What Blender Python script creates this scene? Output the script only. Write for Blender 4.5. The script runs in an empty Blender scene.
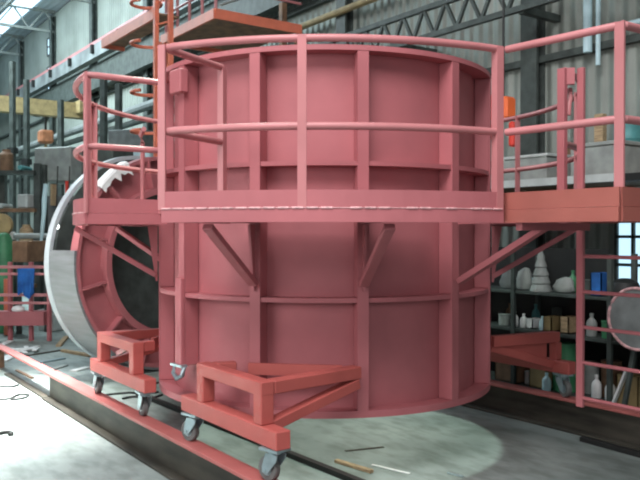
import bpy, bmesh, math, random
from mathutils import Vector, Matrix
random.seed(7)
PI = math.pi
# ---- frame: x runs along the hall and its tracks, y across it to the long wall, z up; drum axis at 0,0 ----
S = 0.78                      # working units -> metres, applied once at the end
F, HY, EYE = 760.0, 233.0, 2.22
CX, CY = .05, 8.25
AL = math.radians(54.5); ca, sa = math.cos(AL), math.sin(AL)
def cam2w(X, Y):
    dx, dy = X-CX, Y-CY
    return dx*ca-dy*sa, dx*sa+dy*ca
def at(px, py, d):
    x, y = cam2w((px-320)/F*d, d)
    return Vector((x, y, EYE-(py-HY)*d/F))
def onb(px, py, b):
    k = (px-320)/F
    a = (k*(CY+b*ca)-CX-b*sa)/(ca+k*sa)
    Y = CY-a*sa+b*ca
    return Vector((a, b, EYE-(py-HY)*Y/F))
def onz(px, py, z):
    d = F*(EYE-z)/(py-HY)
    return at(px, py, d)
sc = bpy.context.scene
col = sc.collection

# ---------------------------------------------------------------- materials
def mat(name, c, rough=.6, metal=0., var=.12, scale=6., bump=.0, c2=None, spec=.4, stretch=None):
    m = bpy.data.materials.new(name); m.use_nodes = True
    nt = m.node_tree; b = nt.nodes['Principled BSDF']
    b.inputs['Roughness'].default_value = rough; b.inputs['Metallic'].default_value = metal
    b.inputs['Specular IOR Level'].default_value = spec
    tc = nt.nodes.new('ShaderNodeTexCoord'); mp = nt.nodes.new('ShaderNodeMapping')
    if stretch: mp.inputs['Scale'].default_value = stretch
    nt.links.new(tc.outputs['Object'], mp.inputs['Vector'])
    n = nt.nodes.new('ShaderNodeTexNoise'); n.inputs['Scale'].default_value = scale; n.inputs['Detail'].default_value = 5
    nt.links.new(mp.outputs['Vector'], n.inputs['Vector'])
    r = nt.nodes.new('ShaderNodeValToRGB')
    c2 = c2 or tuple(max(0, v*(1-var*2)) for v in c); c1 = tuple(min(1, v*(1+var)) for v in c)
    r.color_ramp.elements[0].color = (*c2, 1); r.color_ramp.elements[0].position = .32
    r.color_ramp.elements[1].color = (*c1, 1); r.color_ramp.elements[1].position = .68
    nt.links.new(n.outputs['Fac'], r.inputs['Fac']); nt.links.new(r.outputs['Color'], b.inputs['Base Color'])
    if bump:
        bp = nt.nodes.new('ShaderNodeBump'); bp.inputs['Strength'].default_value = bump; bp.inputs['Distance'].default_value = .02
        nt.links.new(n.outputs['Fac'], bp.inputs['Height']); nt.links.new(bp.outputs['Normal'], b.inputs['Normal'])
    return m
def glow(name, c, s):
    m = bpy.data.materials.new(name); m.use_nodes = True
    b = m.node_tree.nodes['Principled BSDF']
    b.inputs['Base Color'].default_value = (.6, .65, .7, 1)
    b.inputs['Emission Color'].default_value = (*c, 1); b.inputs['Emission Strength'].default_value = s
    return m
RED = mat('red_primer', (.385, .122, .132), .6, var=.07, scale=2.2, bump=.05)
REDL = mat('red_primer_rail', (.45, .175, .178), .42, var=.06, scale=3)
REDC = mat('red_oxide_frame_paint', (.41, .092, .078), .55, var=.07, scale=3, bump=.05)
REDG = mat('brownish_red_primer', (.29, .085, .066), .6, var=.08, scale=3)
ORANGE = mat('orange_primer', (.62, .17, .10), .5, var=.06)
WELD = mat('bare_weld', (.62, .36, .36), .4, var=.2, scale=30)
STEEL = mat('rolled_steel', (.20, .205, .21), .5, .2, var=.10, scale=2.5, stretch=(1, 1, 8))
PALE = mat('lightened_flange_steel', (.46, .50, .52), .5, .1, var=.04)  # paler than the skin, carrying daylight on the back rim in its colour
ZINC = mat('zinc_plate', (.36, .46, .49), .35, .7, var=.08, scale=20)
RUBBER = mat('grey_wheel_tyre', (.12, .125, .12), .6, var=.1, scale=20)
MILL = mat('mill_scale_steel', (.055, .052, .04), .6, .2, var=.3, scale=5, stretch=(.4, 1, 2))
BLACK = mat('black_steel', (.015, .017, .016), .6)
DKGREEN = mat('dark_painted_steel', (.06, .075, .068), .6, var=.2)
GREY = mat('grey_paint', (.30, .33, .31), .6, var=.12)
LGREY = mat('light_grey_paint', (.50, .55, .53), .55, var=.08)
YELLOW = mat('dull_yellow_paint', (.31, .235, .11), .55, var=.15)
BROWN = mat('brown_board', (.22, .13, .075), .7, var=.2)
WOOD = mat('sawn_wood', (.45, .33, .19), .7, var=.2, scale=9, stretch=(1, 8, 8))
WHITE = mat('white_plastic', (.78, .80, .78), .45, var=.05)
BLUE = mat('blue_cloth', (.02, .13, .42), .8, var=.2)
TEAL = mat('teal_paint', (.08, .27, .27), .5, var=.15)
GREEN = mat('green_paint', (.05, .22, .10), .5, var=.15)
HOTORANGE = mat('orange_plastic', (.85, .16, .04), .5, var=.05)
HOTRED = mat('bright_red_paint', (.75, .06, .04), .5, var=.05)
CYANP = mat('pale_blue_pipe_paint', (.50, .70, .74), .45, var=.05)
TARP = mat('grey_sheet', (.17, .19, .185), .7, var=.15)
GLASS = glow('daylit_glass', (.52, .82, 1.0), 1.3)
SKYL = glow('daylit_roof_sheet', (.60, .84, 1.0), 2.2)
LAMPG = glow('lamp_glass', (.9, 1, 1), 4)

def corr_mat(name, c, axis, freq, c2):
    m = mat(name, c, .6, var=.1, scale=.8, c2=c2)
    nt = m.node_tree; b = nt.nodes['Principled BSDF']
    tc = nt.nodes.new('ShaderNodeTexCoord'); w = nt.nodes.new('ShaderNodeTexWave')
    w.bands_direction = axis; w.inputs['Scale'].default_value = freq
    nt.links.new(tc.outputs['Object'], w.inputs['Vector'])
    bp = nt.nodes.new('ShaderNodeBump'); bp.inputs['Strength'].default_value = .8; bp.inputs['Distance'].default_value = .06
    nt.links.new(w.outputs['Fac'], bp.inputs['Height']); nt.links.new(bp.outputs['Normal'], b.inputs['Normal'])
    return m
WALLM = corr_mat('corrugated_wall_sheet', (.30, .335, .30), 'X', 1.6, (.21, .24, .21))
ROOFM = corr_mat('corrugated_roof_sheet', (.62, .70, .76), 'Y', 1.2, (.52, .60, .66))
def floor_mat():
    m = mat('worn_concrete', (.30, .35, .33), .55, var=.1, scale=.9, bump=.05, c2=(.17, .21, .195), spec=.35)
    nt = m.node_tree; b = nt.nodes['Principled BSDF']
    src = b.inputs['Base Color'].links[0].from_socket
    tc = nt.nodes.new('ShaderNodeTexCoord')
    n2 = nt.nodes.new('ShaderNodeTexNoise'); n2.inputs['Scale'].default_value = 7; n2.inputs['Detail'].default_value = 8
    mp = nt.nodes.new('ShaderNodeMapping'); mp.inputs['Scale'].default_value = (.6, 1.3, 1)
    nt.links.new(tc.outputs['Object'], mp.inputs['Vector']); nt.links.new(mp.outputs['Vector'], n2.inputs['Vector'])
    r2 = nt.nodes.new('ShaderNodeValToRGB')
    r2.color_ramp.elements[0].position = .36; r2.color_ramp.elements[0].color = (.62, .64, .61, 1)
    r2.color_ramp.elements[1].position = .58; r2.color_ramp.elements[1].color = (1, 1, 1, 1)
    nt.links.new(n2.outputs['Fac'], r2.inputs['Fac'])
    mx = nt.nodes.new('ShaderNodeMix'); mx.data_type = 'RGBA'; mx.blend_type = 'MULTIPLY'; mx.inputs[0].default_value = .8
    nt.links.new(src, mx.inputs[6]); nt.links.new(r2.outputs['Color'], mx.inputs[7])
    nt.links.new(mx.outputs[2], b.inputs['Base Color'])
    return m
FLOORM = floor_mat()

# ---------------------------------------------------------------- mesh building
ORIG = {}
class MB:
    def __init__(self): self.bm = bmesh.new()
    def box(self, c, s, rz=0., M=None, bev=0.):
        T = Matrix.Translation(Vector(c)) @ (M if M is not None else Matrix.Rotation(rz, 4, 'Z')) @ Matrix.Diagonal((*s, 1))
        r = bmesh.ops.create_cube(self.bm, size=1, matrix=T)
        if bev:
            es = list({e for v in r['verts'] for e in v.link_edges})
            bmesh.ops.bevel(self.bm, geom=es, offset=bev, segments=1, affect='EDGES', profile=.5)
        return self
    def bar(self, p, q, w, h, up=(0, 0, 1), bev=0.):
        """rectangular bar from p to q, w across, h along up"""
        p, q = Vector(p), Vector(q); d = q-p; L = d.length
        if L < 1e-6: return self
        x = d/L; u = Vector(up); y = u.cross(x)
        if y.length < 1e-4: y = Vector((0, 1, 0)).cross(x)
        if y.length < 1e-4: y = Vector((1, 0, 0)).cross(x)
        y.normalize(); z = x.cross(y)
        M = Matrix((x, y, z)).transposed().to_4x4()
        return self.box((p+q)/2, (L, w, h), M=M, bev=bev)
    def tube(self, pts, r, n=10, close=False):
        pts = [Vector(p) for p in pts]; rings = []
        N = len(pts)
        for i, p in enumerate(pts):
            if close: t = pts[(i+1) % N]-pts[i-1]
            else: t = pts[min(i+1, N-1)]-pts[max(i-1, 0)]
            t.normalize()
            a = Vector((0, 0, 1)) if abs(t.z) < .9 else Vector((1, 0, 0))
            u = t.cross(a).normalized(); v = u.cross(t)
            rr = r[i] if isinstance(r, (list, tuple)) else r
            rings.append([self.bm.verts.new(p+(u*math.cos(2*PI*k/n)+v*math.sin(2*PI*k/n))*rr) for k in range(n)])
        for i in range(N if close else N-1):
            A, B = rings[i], rings[(i+1) % N]
            for k in range(n):
                self.bm.faces.new((A[k], A[(k+1) % n], B[(k+1) % n], B[k]))
        if not close:
            self.bm.faces.new(rings[0][::-1]); self.bm.faces.new(rings[-1])
        return self
    def arc(self, r0, r1, z0, z1, a0, a1, n=None):
        """solid ring sector about the z axis, degrees"""
        full = abs(a1-a0) >= 359.9
        n = n or max(2, int(abs(a1-a0)/3))
        V = []
        for i in range(n if full else n+1):
            t = math.radians(a0+(a1-a0)*i/n); c, s = math.cos(t), math.sin(t)
            V.append([self.bm.verts.new((r*c, r*s, z)) for r, z in ((r0, z0), (r1, z0), (r1, z1), (r0, z1))])
        m = len(V)
        for i in range(m if full else m-1):
            A, B = V[i], V[(i+1) % m]
            for k in range(4): self.bm.faces.new((A[k], A[(k+1) % 4], B[(k+1) % 4], B[k]))
        if not full: self.bm.faces.new(V[0]); self.bm.faces.new(V[-1][::-1])
        return self
    def lathe(self, prof, c=(0, 0, 0), n=24, M=None):
        """profile of (r, z) turned about z"""
        T = Matrix.Translation(Vector(c)) @ (M if M is not None else Matrix())
        V = [[self.bm.verts.new(T @ Vector((max(r, 1e-4)*math.cos(2*PI*k/n), max(r, 1e-4)*math.sin(2*PI*k/n), z))) for k in range(n)] for r, z in prof]
        for i in range(len(V)-1):
            for k in range(n): self.bm.faces.new((V[i][k], V[i][(k+1) % n], V[i+1][(k+1) % n], V[i+1][k]))
        self.bm.faces.new(V[0][::-1]); self.bm.faces.new(V[-1])
        return self
    def prism(self, poly, t, M):
        """polygon in the xy plane of M given thickness t along its z, centred"""
        A = [self.bm.verts.new(M @ Vector((x, y, -t/2))) for x, y in poly]
        B = [self.bm.verts.new(M @ Vector((x, y, t/2))) for x, y in poly]
        n = len(poly)
        self.bm.faces.new(A[::-1]); self.bm.faces.new(B)
        for k in range(n): self.bm.faces.new((A[k], A[(k+1) % n], B[(k+1) % n], B[k]))
        return self
    def build(self, name, m, parent=None, T=None, smooth=False, origin=None):
        if T is not None: bmesh.ops.transform(self.bm, matrix=T, verts=self.bm.verts)
        bmesh.ops.recalc_face_normals(self.bm, faces=self.bm.faces)
        o0 = ORIG.get(parent.name, Vector()) if parent else None
        if o0 is None:
            vs = [v.co for v in self.bm.verts]
            o0 = Vector(origin) if origin is not None else Vector(((min(v.x for v in vs)+max(v.x for v in vs))/2, (min(v.y for v in vs)+max(v.y for v in vs))/2, min(v.z for v in vs)))
        bmesh.ops.translate(self.bm, vec=-o0, verts=self.bm.verts)
        me = bpy.data.meshes.new(name); self.bm.to_mesh(me); self.bm.free()
        me.materials.append(m)
        if smooth:
            for p in me.polygons: p.use_smooth = True
            try: me.set_sharp_from_angle(angle=math.radians(35))
            except Exception: pass
        o = bpy.data.objects.new(name, me); col.objects.link(o)
        if parent: o.parent = parent
        else: o.location = o0
        ORIG[o.name] = o0
        return o
def tag(o, label, cat, group=None, kind=None):
    o['label'] = label; o['category'] = cat
    if group: o['group'] = group
    if kind: o['kind'] = kind
    return o
def thing(name, loc, label, cat, group=None):
    o = bpy.data.objects.new(name, None); o.empty_display_size = .2; col.objects.link(o)
    o.location = Vector(loc); ORIG[o.name] = Vector(loc)
    return tag(o, label, cat, group)
def struct(o):
    o['kind'] = 'structure'; return o
def pol(r, deg, z=0.):
    t = math.radians(deg); return Vector((r*math.cos(t), r*math.sin(t), z))
def arcpts(r, a0, a1, z, n=24): return [pol(r, a0+(a1-a0)*i/n, z) for i in range(n+1)]
RM = lambda deg: Matrix.Rotation(math.radians(deg), 4, 'Z')

# ================================================================ THE SETTING
struct(MB().box((-17, -4, -.05), (62, 24, .1)).build('floor', FLOORM))
WB = 6.5
struct(MB().box((-17, WB+.1, 6.6), (62, .2, 13.2)).build('wall_right', WALLM))
struct(MB().box((-48.1, -4, 6.6), (.2, 24, 13.2)).build('wall_end', WALLM))
RZ = 13.3
struct(MB().box((-17, -4.7, RZ+.1), (62, 23, .2)).build('ceiling', ROOFM))
k = 0
for a in (-44, -38, -32, -26, -20, -14, -8, -2.35, 4):
    k += 1
    m = MB()
    m.box((a, WB-.22, 6.5), (.36, .06, 13)).box((a, WB-.02, 6.5), (.36, .05, 13)).box((a, WB-.12, 6.5), (.05, .2, 13))
    struct(m.build('trim_%d' % k, DKGREEN))
for z in (3.55, 5.35, 8.1, 10.4):
    k += 1
    struct(MB().box((-17, WB-.07, z), (62, .14, .12)).build('trim_%d' % k, DKGREEN))
for a in range(-44, 10, 6):                          # roof trusses across the hall
    k += 1
    m = MB(); m.box((a, -4, RZ-.05), (.14, 21, .14)).box((a, -4, RZ-1.05), (.12, 21, .12))
    for i in range(14):
        y = -14+i*1.48; m.bar((a, y, RZ-1.05), (a, y+.74, RZ-.05), .07, .07); m.bar((a, y+.74, RZ-.05), (a, y+1.48, RZ-1.05), .07, .07)
    struct(m.build('trim_%d' % k, GREY))
for y in (-13, -10, -7, -4.6, -2.3, .9, 4.1):
    k += 1
    struct(MB().box((-17, y, RZ-.2), (62, .1, .16)).build('trim_%d' % k, GREY))
# roof lights
for i, (y, a0, a1) in enumerate(((4.9, -46, -10), (3.3, -46, -10), (1.7, -46, -10), (.1, -46, -10), (-1.5, -46, -10), (-3.1, -46, -10))):
    struct(MB().box(((a0+a1)/2, y, RZ-.03), (a1-a0, .9, .04)).build('window_%d' % (i+7), SKYL))
# tall slot window far down the wall
def window(n, a0, a1, z0, z1, nx, nz):
    f = MB()
    y = WB-.03
    for i in range(nx+1): f.box((a0+(a1-a0)*i/nx, y, (z0+z1)/2), (.05, .1, z1-z0+.06))
    for j in range(nz+1): f.box(((a0+a1)/2, y, z0+(z1-z0)*j/nz), (a1-a0, .1, .05))
    w = struct(f.build('window_%d' % n, DKGREEN))
    MB().box(((a0+a1)/2, WB-.01, (z0+z1)/2), (a1-a0, .03, z1-z0)).build('pane', GLASS, w)
p = onb(49, 93, WB); q = onb(57, 70, WB)
window(1, p.x, q.x, p.z, onb(53, 66, WB).z, 1, 3)
window(6, p.x, q.x, onb(53, 54, WB).z, onb(53, 37, WB).z, 1, 2)
p = onb(618.5, 291, WB)
window(2, p.x, p.x+1.5, p.z-.02, 2.62, 5, 3)

# ================================================================ MAIN DRUM
ZB, ZT, RS, RO = .63, 3.83, 1.60, 1.75
RIBS = [-85.5, -56.0, -25.0, 7.0, 37.5, 66, 96, 126, 156, 186, 216, 244.5]
drum = thing('steel_drum', (0, 0, ZB), 'huge upright red primed steel drum with ribs and rings, standing between the tracks', 'drum')
MB().arc(RS-.03, RS, ZB, ZT, 0, 360, 120).build('shell', RED, drum, smooth=True)
MB().arc(RS+.002, RO+.01, ZT-.045, ZT, 0, 360, 120).build('top_flange', RED, drum)
MB().arc(RS+.002, RO, 2.80, 2.84, 0, 360, 120).build('middle_ring', RED, drum)
MB().arc(RS+.002, RO, 1.62, 1.66, 0, 360, 120).build('lower_ring', RED, drum)
MB().arc(RS+.002, RO+.01, ZB, ZB+.06, 0, 360, 120).build('bottom_flange', RED, drum)
for d in RIBS:
    zlo = .98 if d == -85.5 else ZB+.061
    for z0, z1 in ((zlo, 1.619), (1.661, 2.799), (2.841, ZT-.046)):
        pass
    m = MB()
    for z0, z1 in ((zlo, 1.619), (1.661, 2.799), (2.841, ZT-.046)):
        m.box(((RS+RO)/2+.001, 0, (z0+z1)/2), (RO-RS-.004, .096, z1-z0), bev=.006)
    m.box((RO+.004, 0, (zlo+ZT-.05)/2), (.014, .098, ZT-.05-zlo))
    r = m.build('rib', RED, drum, T=RM(d))
    if d == -85.5:
        MB().box((RO+.035, 0, ZT-.20), (.09, .20, .22), bev=.01).build('lifting_lug', RED, r, T=RM(d))
        MB().box((RO+.03, 0, 1.35), (.04, .11, .9), bev=.006).build('guide_bar', RED, r, T=RM(d))
        s = MB(); s.tube([(RO+.03, -.08, .98), (RO+.05, -.085, .90), (RO+.06, 0, .86), (RO+.05, .085, .90), (RO+.03, .08, .98)], .022, 8)
        s.box((RO+.04, 0, .985), (.07, .2, .02))
        s.build('shackle', ZINC, r, T=RM(d), smooth=True)['label'] = 'bare metal shackle'

# ================================================================ WALKWAYS
DZ0, DZ1, TOP, MID, KNEE = 2.30, 2.40, 3.64, 3.00, 2.535
def post(p, z0, z1, parent, w=.066, rz=0.):
    m = MB()
    R = Matrix.Rotation(rz, 4, 'Z')
    zc = (z0+z1)/2; h = z1-z0
    m.box(Vector((p.x, p.y, zc))+R @ Vector((0, w/2-.009, 0)), (w, .018, h), rz)
    m.box(Vector((p.x, p.y, zc))+R @ Vector((w/2-.009, -.0092, 0)), (.018, w-.019, h), rz)
    return m.build('post', REDL, parent)
def brace(parent, d, r=2.52):
    m = MB()
    m.bar(pol(1.78, d, 2.325), pol(r+.1, d, 2.325), .06, .045)
    m.bar(pol(1.79, d, 1.78), pol(r+.08, d, 2.27), .085, .05, bev=.004)
    M = RM(d) @ Matrix.Translation((1.775, 0, 0)) @ Matrix.Rotation(PI/2, 4, 'X')
    m.prism([(0, 1.72), (.02, 1.72), (.10, 2.29), (0, 2.29)], .02, M)
    m.build('brace', RED, parent)
def weld(parent, pts, z, off):
    pp, rr = [], []
    for i in range(len(pts)-1):
        hot = .0085 if random.random() < .7 else .0035
        for f, r in ((0., .0035), (.06, hot), (.8, hot), (.86, .0035)):
            pp.append(pts[i].lerp(pts[i+1], f)); rr.append(r)
    m = MB().tube(pp, rr, 6)
    m.build('weld_seam', WELD, parent)['label'] = 'pale bare weld seam'
def rail(parent, pts, name='top_rail', r=.029):
    return MB().tube(pts, r, 12).build(name, REDL, parent, smooth=True)
def curved(name, label, a0, a1, r, posts, ret0=None, ret1=None, braces=()):
    w = thing(name, pol(r-.4, (a0+a1)/2, 2.2), label, 'walkway', 'curved walkway sections round the drum')
    MB().arc(1.79, r-.02, DZ0+.05, DZ0+.075, a0, a1).build('deck', RED, w)
    MB().arc(r-.018, r, DZ0, DZ1, a0, a1).arc(r-.09, r-.019, DZ0, DZ0+.015, a0, a1).build('edge_channel', RED, w)
    m = MB().arc(r-.016, r-.004, DZ1+.001, KNEE, a0, a1)
    weld(w, arcpts(r+.002, a0, a1, DZ1+.004, max(4, int(abs(a1-a0)/2.2))), DZ1, 0)
    for t, inn in ((a0, ret0), (a1, ret1)):
        if inn:
            m.bar(pol(1.82, t, (DZ1+KNEE)/2), pol(r-.03, t, (DZ1+KNEE)/2), .012, KNEE-DZ1-.002)
            MB().bar(pol(1.82, t, (DZ0+DZ1)/2), pol(r-.02, t, (DZ0+DZ1)/2), .018, DZ1-DZ0-.002).build('end_channel', RED, w)
            weld(w, [pol(1.85, t-.25, DZ1+.004).lerp(pol(r-.02, t-.25, DZ1+.004), i/8) for i in range(9)], DZ1, 0)
    m.build('toe_board', RED, w)
    for z, nm in ((TOP, 'top_rail'), (MID, 'middle_rail')):
        pts = []
        if ret0: pts += [pol(ret0, a0, z)]+[pol(r-.12, a0, z), pol(r-.05, a0+.5, z)]
        pts += arcpts(r-.03, a0+(2 if ret0 else 0), a1-(2 if ret1 else 0), z, 30)
        if ret1: pts += [pol(r-.05, a1-.5, z), pol(r-.12, a1, z), pol(ret1, a1, z)]
        rail(w, pts, nm)
    for t in posts: post(pol(r-.035, t), DZ1, TOP+.02, w, rz=math.radians(t-90))
    if ret0: post(pol(ret0, a0), DZ1, TOP, w, .058, math.radians(a0))
    if ret1: post(pol(ret1, a1), DZ1, TOP, w, .058, math.radians(a1))
    for t in braces: brace(w, t)
    return w
front = curved('curved_walkway', 'front curved walkway with guard rail across the face of the big upright drum', -63, -5.5, 2.74, (-63, -39.3, -6.2), ret0=1.93, braces=(-56, -25))
left = curved('curved_walkway', 'walkway on the left of the drum, its rail bending round above the lying drum', -180, -91.5, 2.60, (-91.5, -129.5, -168), ret1=1.87, braces=(-115.5, -144, -174))
# inner stub rail of the left section
MB().tube([pol(1.95, -122, DZ1), pol(1.95, -122, 3.18), pol(1.95, -118, 3.25), pol(1.93, -104, 3.25)], .024, 10).build('inner_rail', REDL, left, smooth=True)
right = curved('curved_walkway', 'walkway on the right of the drum with looping handrail, behind the ladder gate posts', 17, 100, 2.66, (80, 45, 98), braces=(37.5, 66))
# gate posts with their head piece and swan neck rail
gA = Vector((2.63, .60, 0)); gB = Vector((2.75, .68, 0))

# landing that runs out along the tracks
land = thing('access_landing', (3.1, .2, 2.2), 'flat access landing jutting out to the right of the front walkway with corner post', 'platform')
LA, LE, LB0, LB1 = 2.67, 3.685, -.20, .74
MB().box(((LA+LE)/2+.02, (LB0+LB1)/2, DZ0+.06), (LE-LA-.06, LB1-LB0-.06, .025)).build('deck', RED, land)
m = MB()
m.box(((LA+LE)/2, LB0-.01, (DZ0+DZ1)/2), (LE-LA, .02, DZ1-DZ0)); m.box((LE, (LB0+LB1)/2+.01, (DZ0+DZ1)/2), (.02, LB1-LB0-.01, DZ1-DZ0))
m.box(((LA+LE)/2-.01, LB1, (DZ0+DZ1)/2), (LE-LA-.04, .02, DZ1-DZ0))
m.build('edge_channel', REDG, land)
m = MB(); zc = (DZ1+KNEE)/2
m.box(((LA+LE)/2, LB0-.006, zc), (LE-LA, .012, KNEE-DZ1-.004)); m.box((LE, (LB0+LB1)/2+.01, zc), (.012, LB1-LB0-.01, KNEE-DZ1-.004))
m.build('toe_board', REDG, land)
for z, nm in ((TOP, 'top_rail'), (MID, 'middle_rail')):
    rail(land, [(2.725, LB0-.03, z), (LE-.07, LB0+.06, z), (LE-.03, LB0+.09, z), (LE, LB1-.1, z)], nm)
post(Vector((LE-.035, LB0+.07, 0)), DZ1, TOP+.02, land, .072, PI)
post(Vector((LE-.02, LB1-.1, 0)), DZ1, TOP, land, .06, PI)
m = MB(); m.bar((1.80, .22, 2.325), (3.55, .22, 2.325), .06, .045); m.bar((1.80, .215, 1.78), (2.72, .3, 2.29), .085, .05)
m.build('brace', RED, land)
m = MB(); m.bar((2.80, LB0+.03, 2.27), (2.80, LB1-.05, 2.27), .06, .06); m.build('cross_beam', RED, land)

# ladder hanging from the landing
lad = thing('access_ladder', (3.05, .80, .72), 'red rung ladder hanging from the landing, its foot short of the ground', 'ladder')
LX0, LX1, LY = 2.66, 3.27, .80
for x in (LX0, LX1):
    MB().box((x, LY, (.72+TOP)/2), (.065, .035, TOP-.72), bev=.004).build('stile', RED, lad)
for i in range(8):
    z = .80+i*.305
    if z < 2.3: MB().tube([(LX0+.03, LY, z), (LX1-.03, LY, z)], .016, 8).build('rung', RED, lad, smooth=True)
gate = thing('gate_frame', (2.6, .72, DZ1), 'narrow red gate frame of two posts and a head piece beside the ladder', 'gate')
MB().box((2.55, .69, (DZ1+TOP)/2), (.075, .05, TOP-DZ1), bev=.004).build('post', RED, gate)
MB().bar((2.565, .715, TOP-.07), (2.625, .76, TOP-.07), .05, .14).build('head_piece', RED, gate)
MB().tube([pol(2.63, 17, TOP-.16)+Vector((.03, .03, 0)), (2.56, .79, TOP-.24), (2.575, .75, TOP-.30), (2.575, .74, TOP-.40)], .022, 8).build('swan_neck_rail', REDL, gate, smooth=True)

# ================================================================ TRACKS
def track(name, label, b, x0, x1):
    t = thing(name, ((x0+x1)/2, b, 0), label, 'beam', 'track beams')
    L = x1-x0; c = (x0+x1)/2
    MB().box((c, b, .35), (L, .17, .034), bev=.004).build('top_flange', REDT, t)['label'] = 'red painted upper flange'
    MB().box((c, b, .18), (L, .03, .304)).build('web', MILL, t)
    MB().box((c, b, .014), (L, .24, .026), bev=.004).build('bottom_flange', MILL, t)
REDT = mat('red_track_paint', (.40, .12, .108), .5, var=.1, scale=3)
BT = -1.86
track('track_beam', 'near steel track beam with red top flange under the caster wheels', BT, -3.7, 4.2)
track('track_beam', 'far dark track beam with red top flange behind the drum and ladder', 2.42, -4.6, 4.6)
# near track continues to the left as a red strip over a loose lower flange
t = thing('track_strip', (-5.2, BT, 0), 'flat red steel strip continuing the near track beam to the left', 'beam')
MB().box((-5.25, BT, .35), (3.05, .15, .03), bev=.004).build('strip', REDT, t)
for x in (-6.6,): MB().box((x, BT, .165), (.14, .12, .33)).build('packing_block', BROWN, t)
flat_b = MB().box((-4.8, BT-.05, .014), (2.1, .10, .024), bev=.004)
tag(flat_b.build('flat_bar', MILL), 'dark flat bar on the bright floor in line with the near track beam', 'bar')

# ================================================================ WHEELED FRAMES
def caster(parent, x, y, z0, z1, ang):
    T = Matrix.Translation((x, y, z0)) @ Matrix.Rotation(ang, 4, 'Z')
    h = z1-z0; R = .094
    m = MB()
    m.box((0, 0, h-.012), (.19, .15, .022)); m.lathe([(.05, h-.05), (.055, h-.024)], n=16)
    for s in (-1, 1):
        M = Matrix.Translation((0, s*.047, 0)) @ Matrix.Rotation(PI/2, 4, 'X')
        m.prism([(.07, h-.045), (-.05, h-.045), (-.085, R+.02), (-.085, R-.025), (-.03, R-.03), (.06, h-.09)], .008, M)
    m.tube([(-.055, -.058, R), (-.055, .058, R)], .014, 8)
    f = m.build('caster', ZINC, parent, T=T, smooth=True); f['label'] = 'zinc plated swivel caster'
    Mw = Matrix.Translation((-.055, 0, R)) @ Matrix.Rotation(PI/2, 4, 'X')
    MB().lathe([(.05, -.030), (.085, -.030), (R, -.02), (R, .02), (.085, .030), (.05, .030)], n=24, M=Mw).build('wheel', RUBBER, f, T=T, smooth=True)
    MB().lathe([(.02, -.036), (.05, -.032), (.05, .032), (.02, .036)], n=16, M=Mw).build('hub', ZINC, f, T=T, smooth=True)
def frame(label, sx, y0, sy, x0=.42, x1=2.02, ytrack=None):
    """frame on the track side at y0; sx mirrors along the track, sy = +1 when the drum is on +y"""
    w = .118
    f = thing('wheeled_frame', (sx*(x0+x1)/2, y0, .367), label, 'frame', 'wheeled support frames on the tracks')
    def P(x, y, z): return Vector((sx*x, y0+sy*y, z))
    pxs = (.78, 1.74)
    MB().bar(P(x0, 0, .70), P(x1, 0, .70), .13, .14, bev=.008).build('base_beam', REDC, f)
    for x in pxs: MB().bar(P(x, 0, .771), P(x, 0, 1.098), w, w, up=(0, 1, 0), bev=.008).build('upright', REDC, f)
    MB().bar(P(pxs[0]-w/2-.002, 0, 1.045), P(pxs[1]+w/2+.002, 0, 1.045), w+.002, .108, bev=.008).build('head_bar', REDC, f)
    ye = .985
    MB().bar(P(1.74, w/2+.001, 1.045), P(1.64, ye, 1.045), w, .104, bev=.008).build('side_arm', REDC, f)
    MB().bar(P(1.74, w/2+.002, .75), P(1.65, ye-.02, .955), w*.9, .085, bev=.006).build('diagonal_strut', REDC, f)
    MB().bar(P(.78, w/2+.001, 1.045), P(.86 if sx > 0 else .80, .255 if sx > 0 else .19, 1.045), w*.8, .104, bev=.008).build('stub_arm', REDC, f)
    MB().bar(P(.97, .315-(.06 if sx < 0 else 0), 1.045), P(1.54, .90-(.06 if sx < 0 else 0), 1.045), .03, .10).build('drum_plate', REDC, f)
    for x in (.56, 1.90): caster(f, sx*x, y0, .367, .629, (0.25 if sx > 0 else -.1)+(0 if sy > 0 else 2.9))
    return f
frame('nearest red frame on casters, bolted to the front of the drum', 1, BT+.03, 1)
c1 = frame('red frame on casters in front of the lying drum, further along the near track', -1, BT+.03, 1)
MB().bar((-1.62, BT+.15, .86), (-1.28, BT+.2, .99), .05, .05).build('loose_stay', WELD, c1)['label'] = 'pale diagonal stay'
# far frame
f = thing('wheeled_frame', (1.0, 2.42, .367), 'red frame on casters behind the drum, on the far track', 'frame', 'wheeled support frames on the tracks')
MB().bar((1.0, 1.53, 1.03), (1.16, 2.46, 1.03), .11, .12, bev=.006).build('side_arm', REDC, f)
MB().bar((.98, 1.53, .965), (1.16, 2.36, .72), .08, .09, bev=.006).build('diagonal_strut', REDC, f)
ga = Vector((.99, 1.50, 0)); gv = (Vector((1.16, 2.36, 0))-ga).normalized()
MG = Matrix.Translation(ga) @ Matrix((gv, Vector((0, 0, 1)), gv.cross(Vector((0, 0, 1))))).transposed().to_4x4()
MB().prism([(.02, .93), (.80, .76), (.80, .968), (.02, .968)], .02, MG).build('gusset_plate', REDC, f)
MB().bar((-.35, 2.42, .70), (1.40, 2.42, .70), .13, .14, bev=.008).build('base_beam', REDC, f)
for x in (0, 1.17): MB().bar((x, 2.42, .771), (x, 2.42, .969), .1, .1, up=(0, 1, 0), bev=.006).build('upright', REDC, f)
for x in (-.25, 1.27): caster(f, x, 2.42, .367, .629, 2.8)

# ================================================================ LYING DRUM
LC = Vector((-4.78, .30, 1.755)); RL = 1.74
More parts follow.
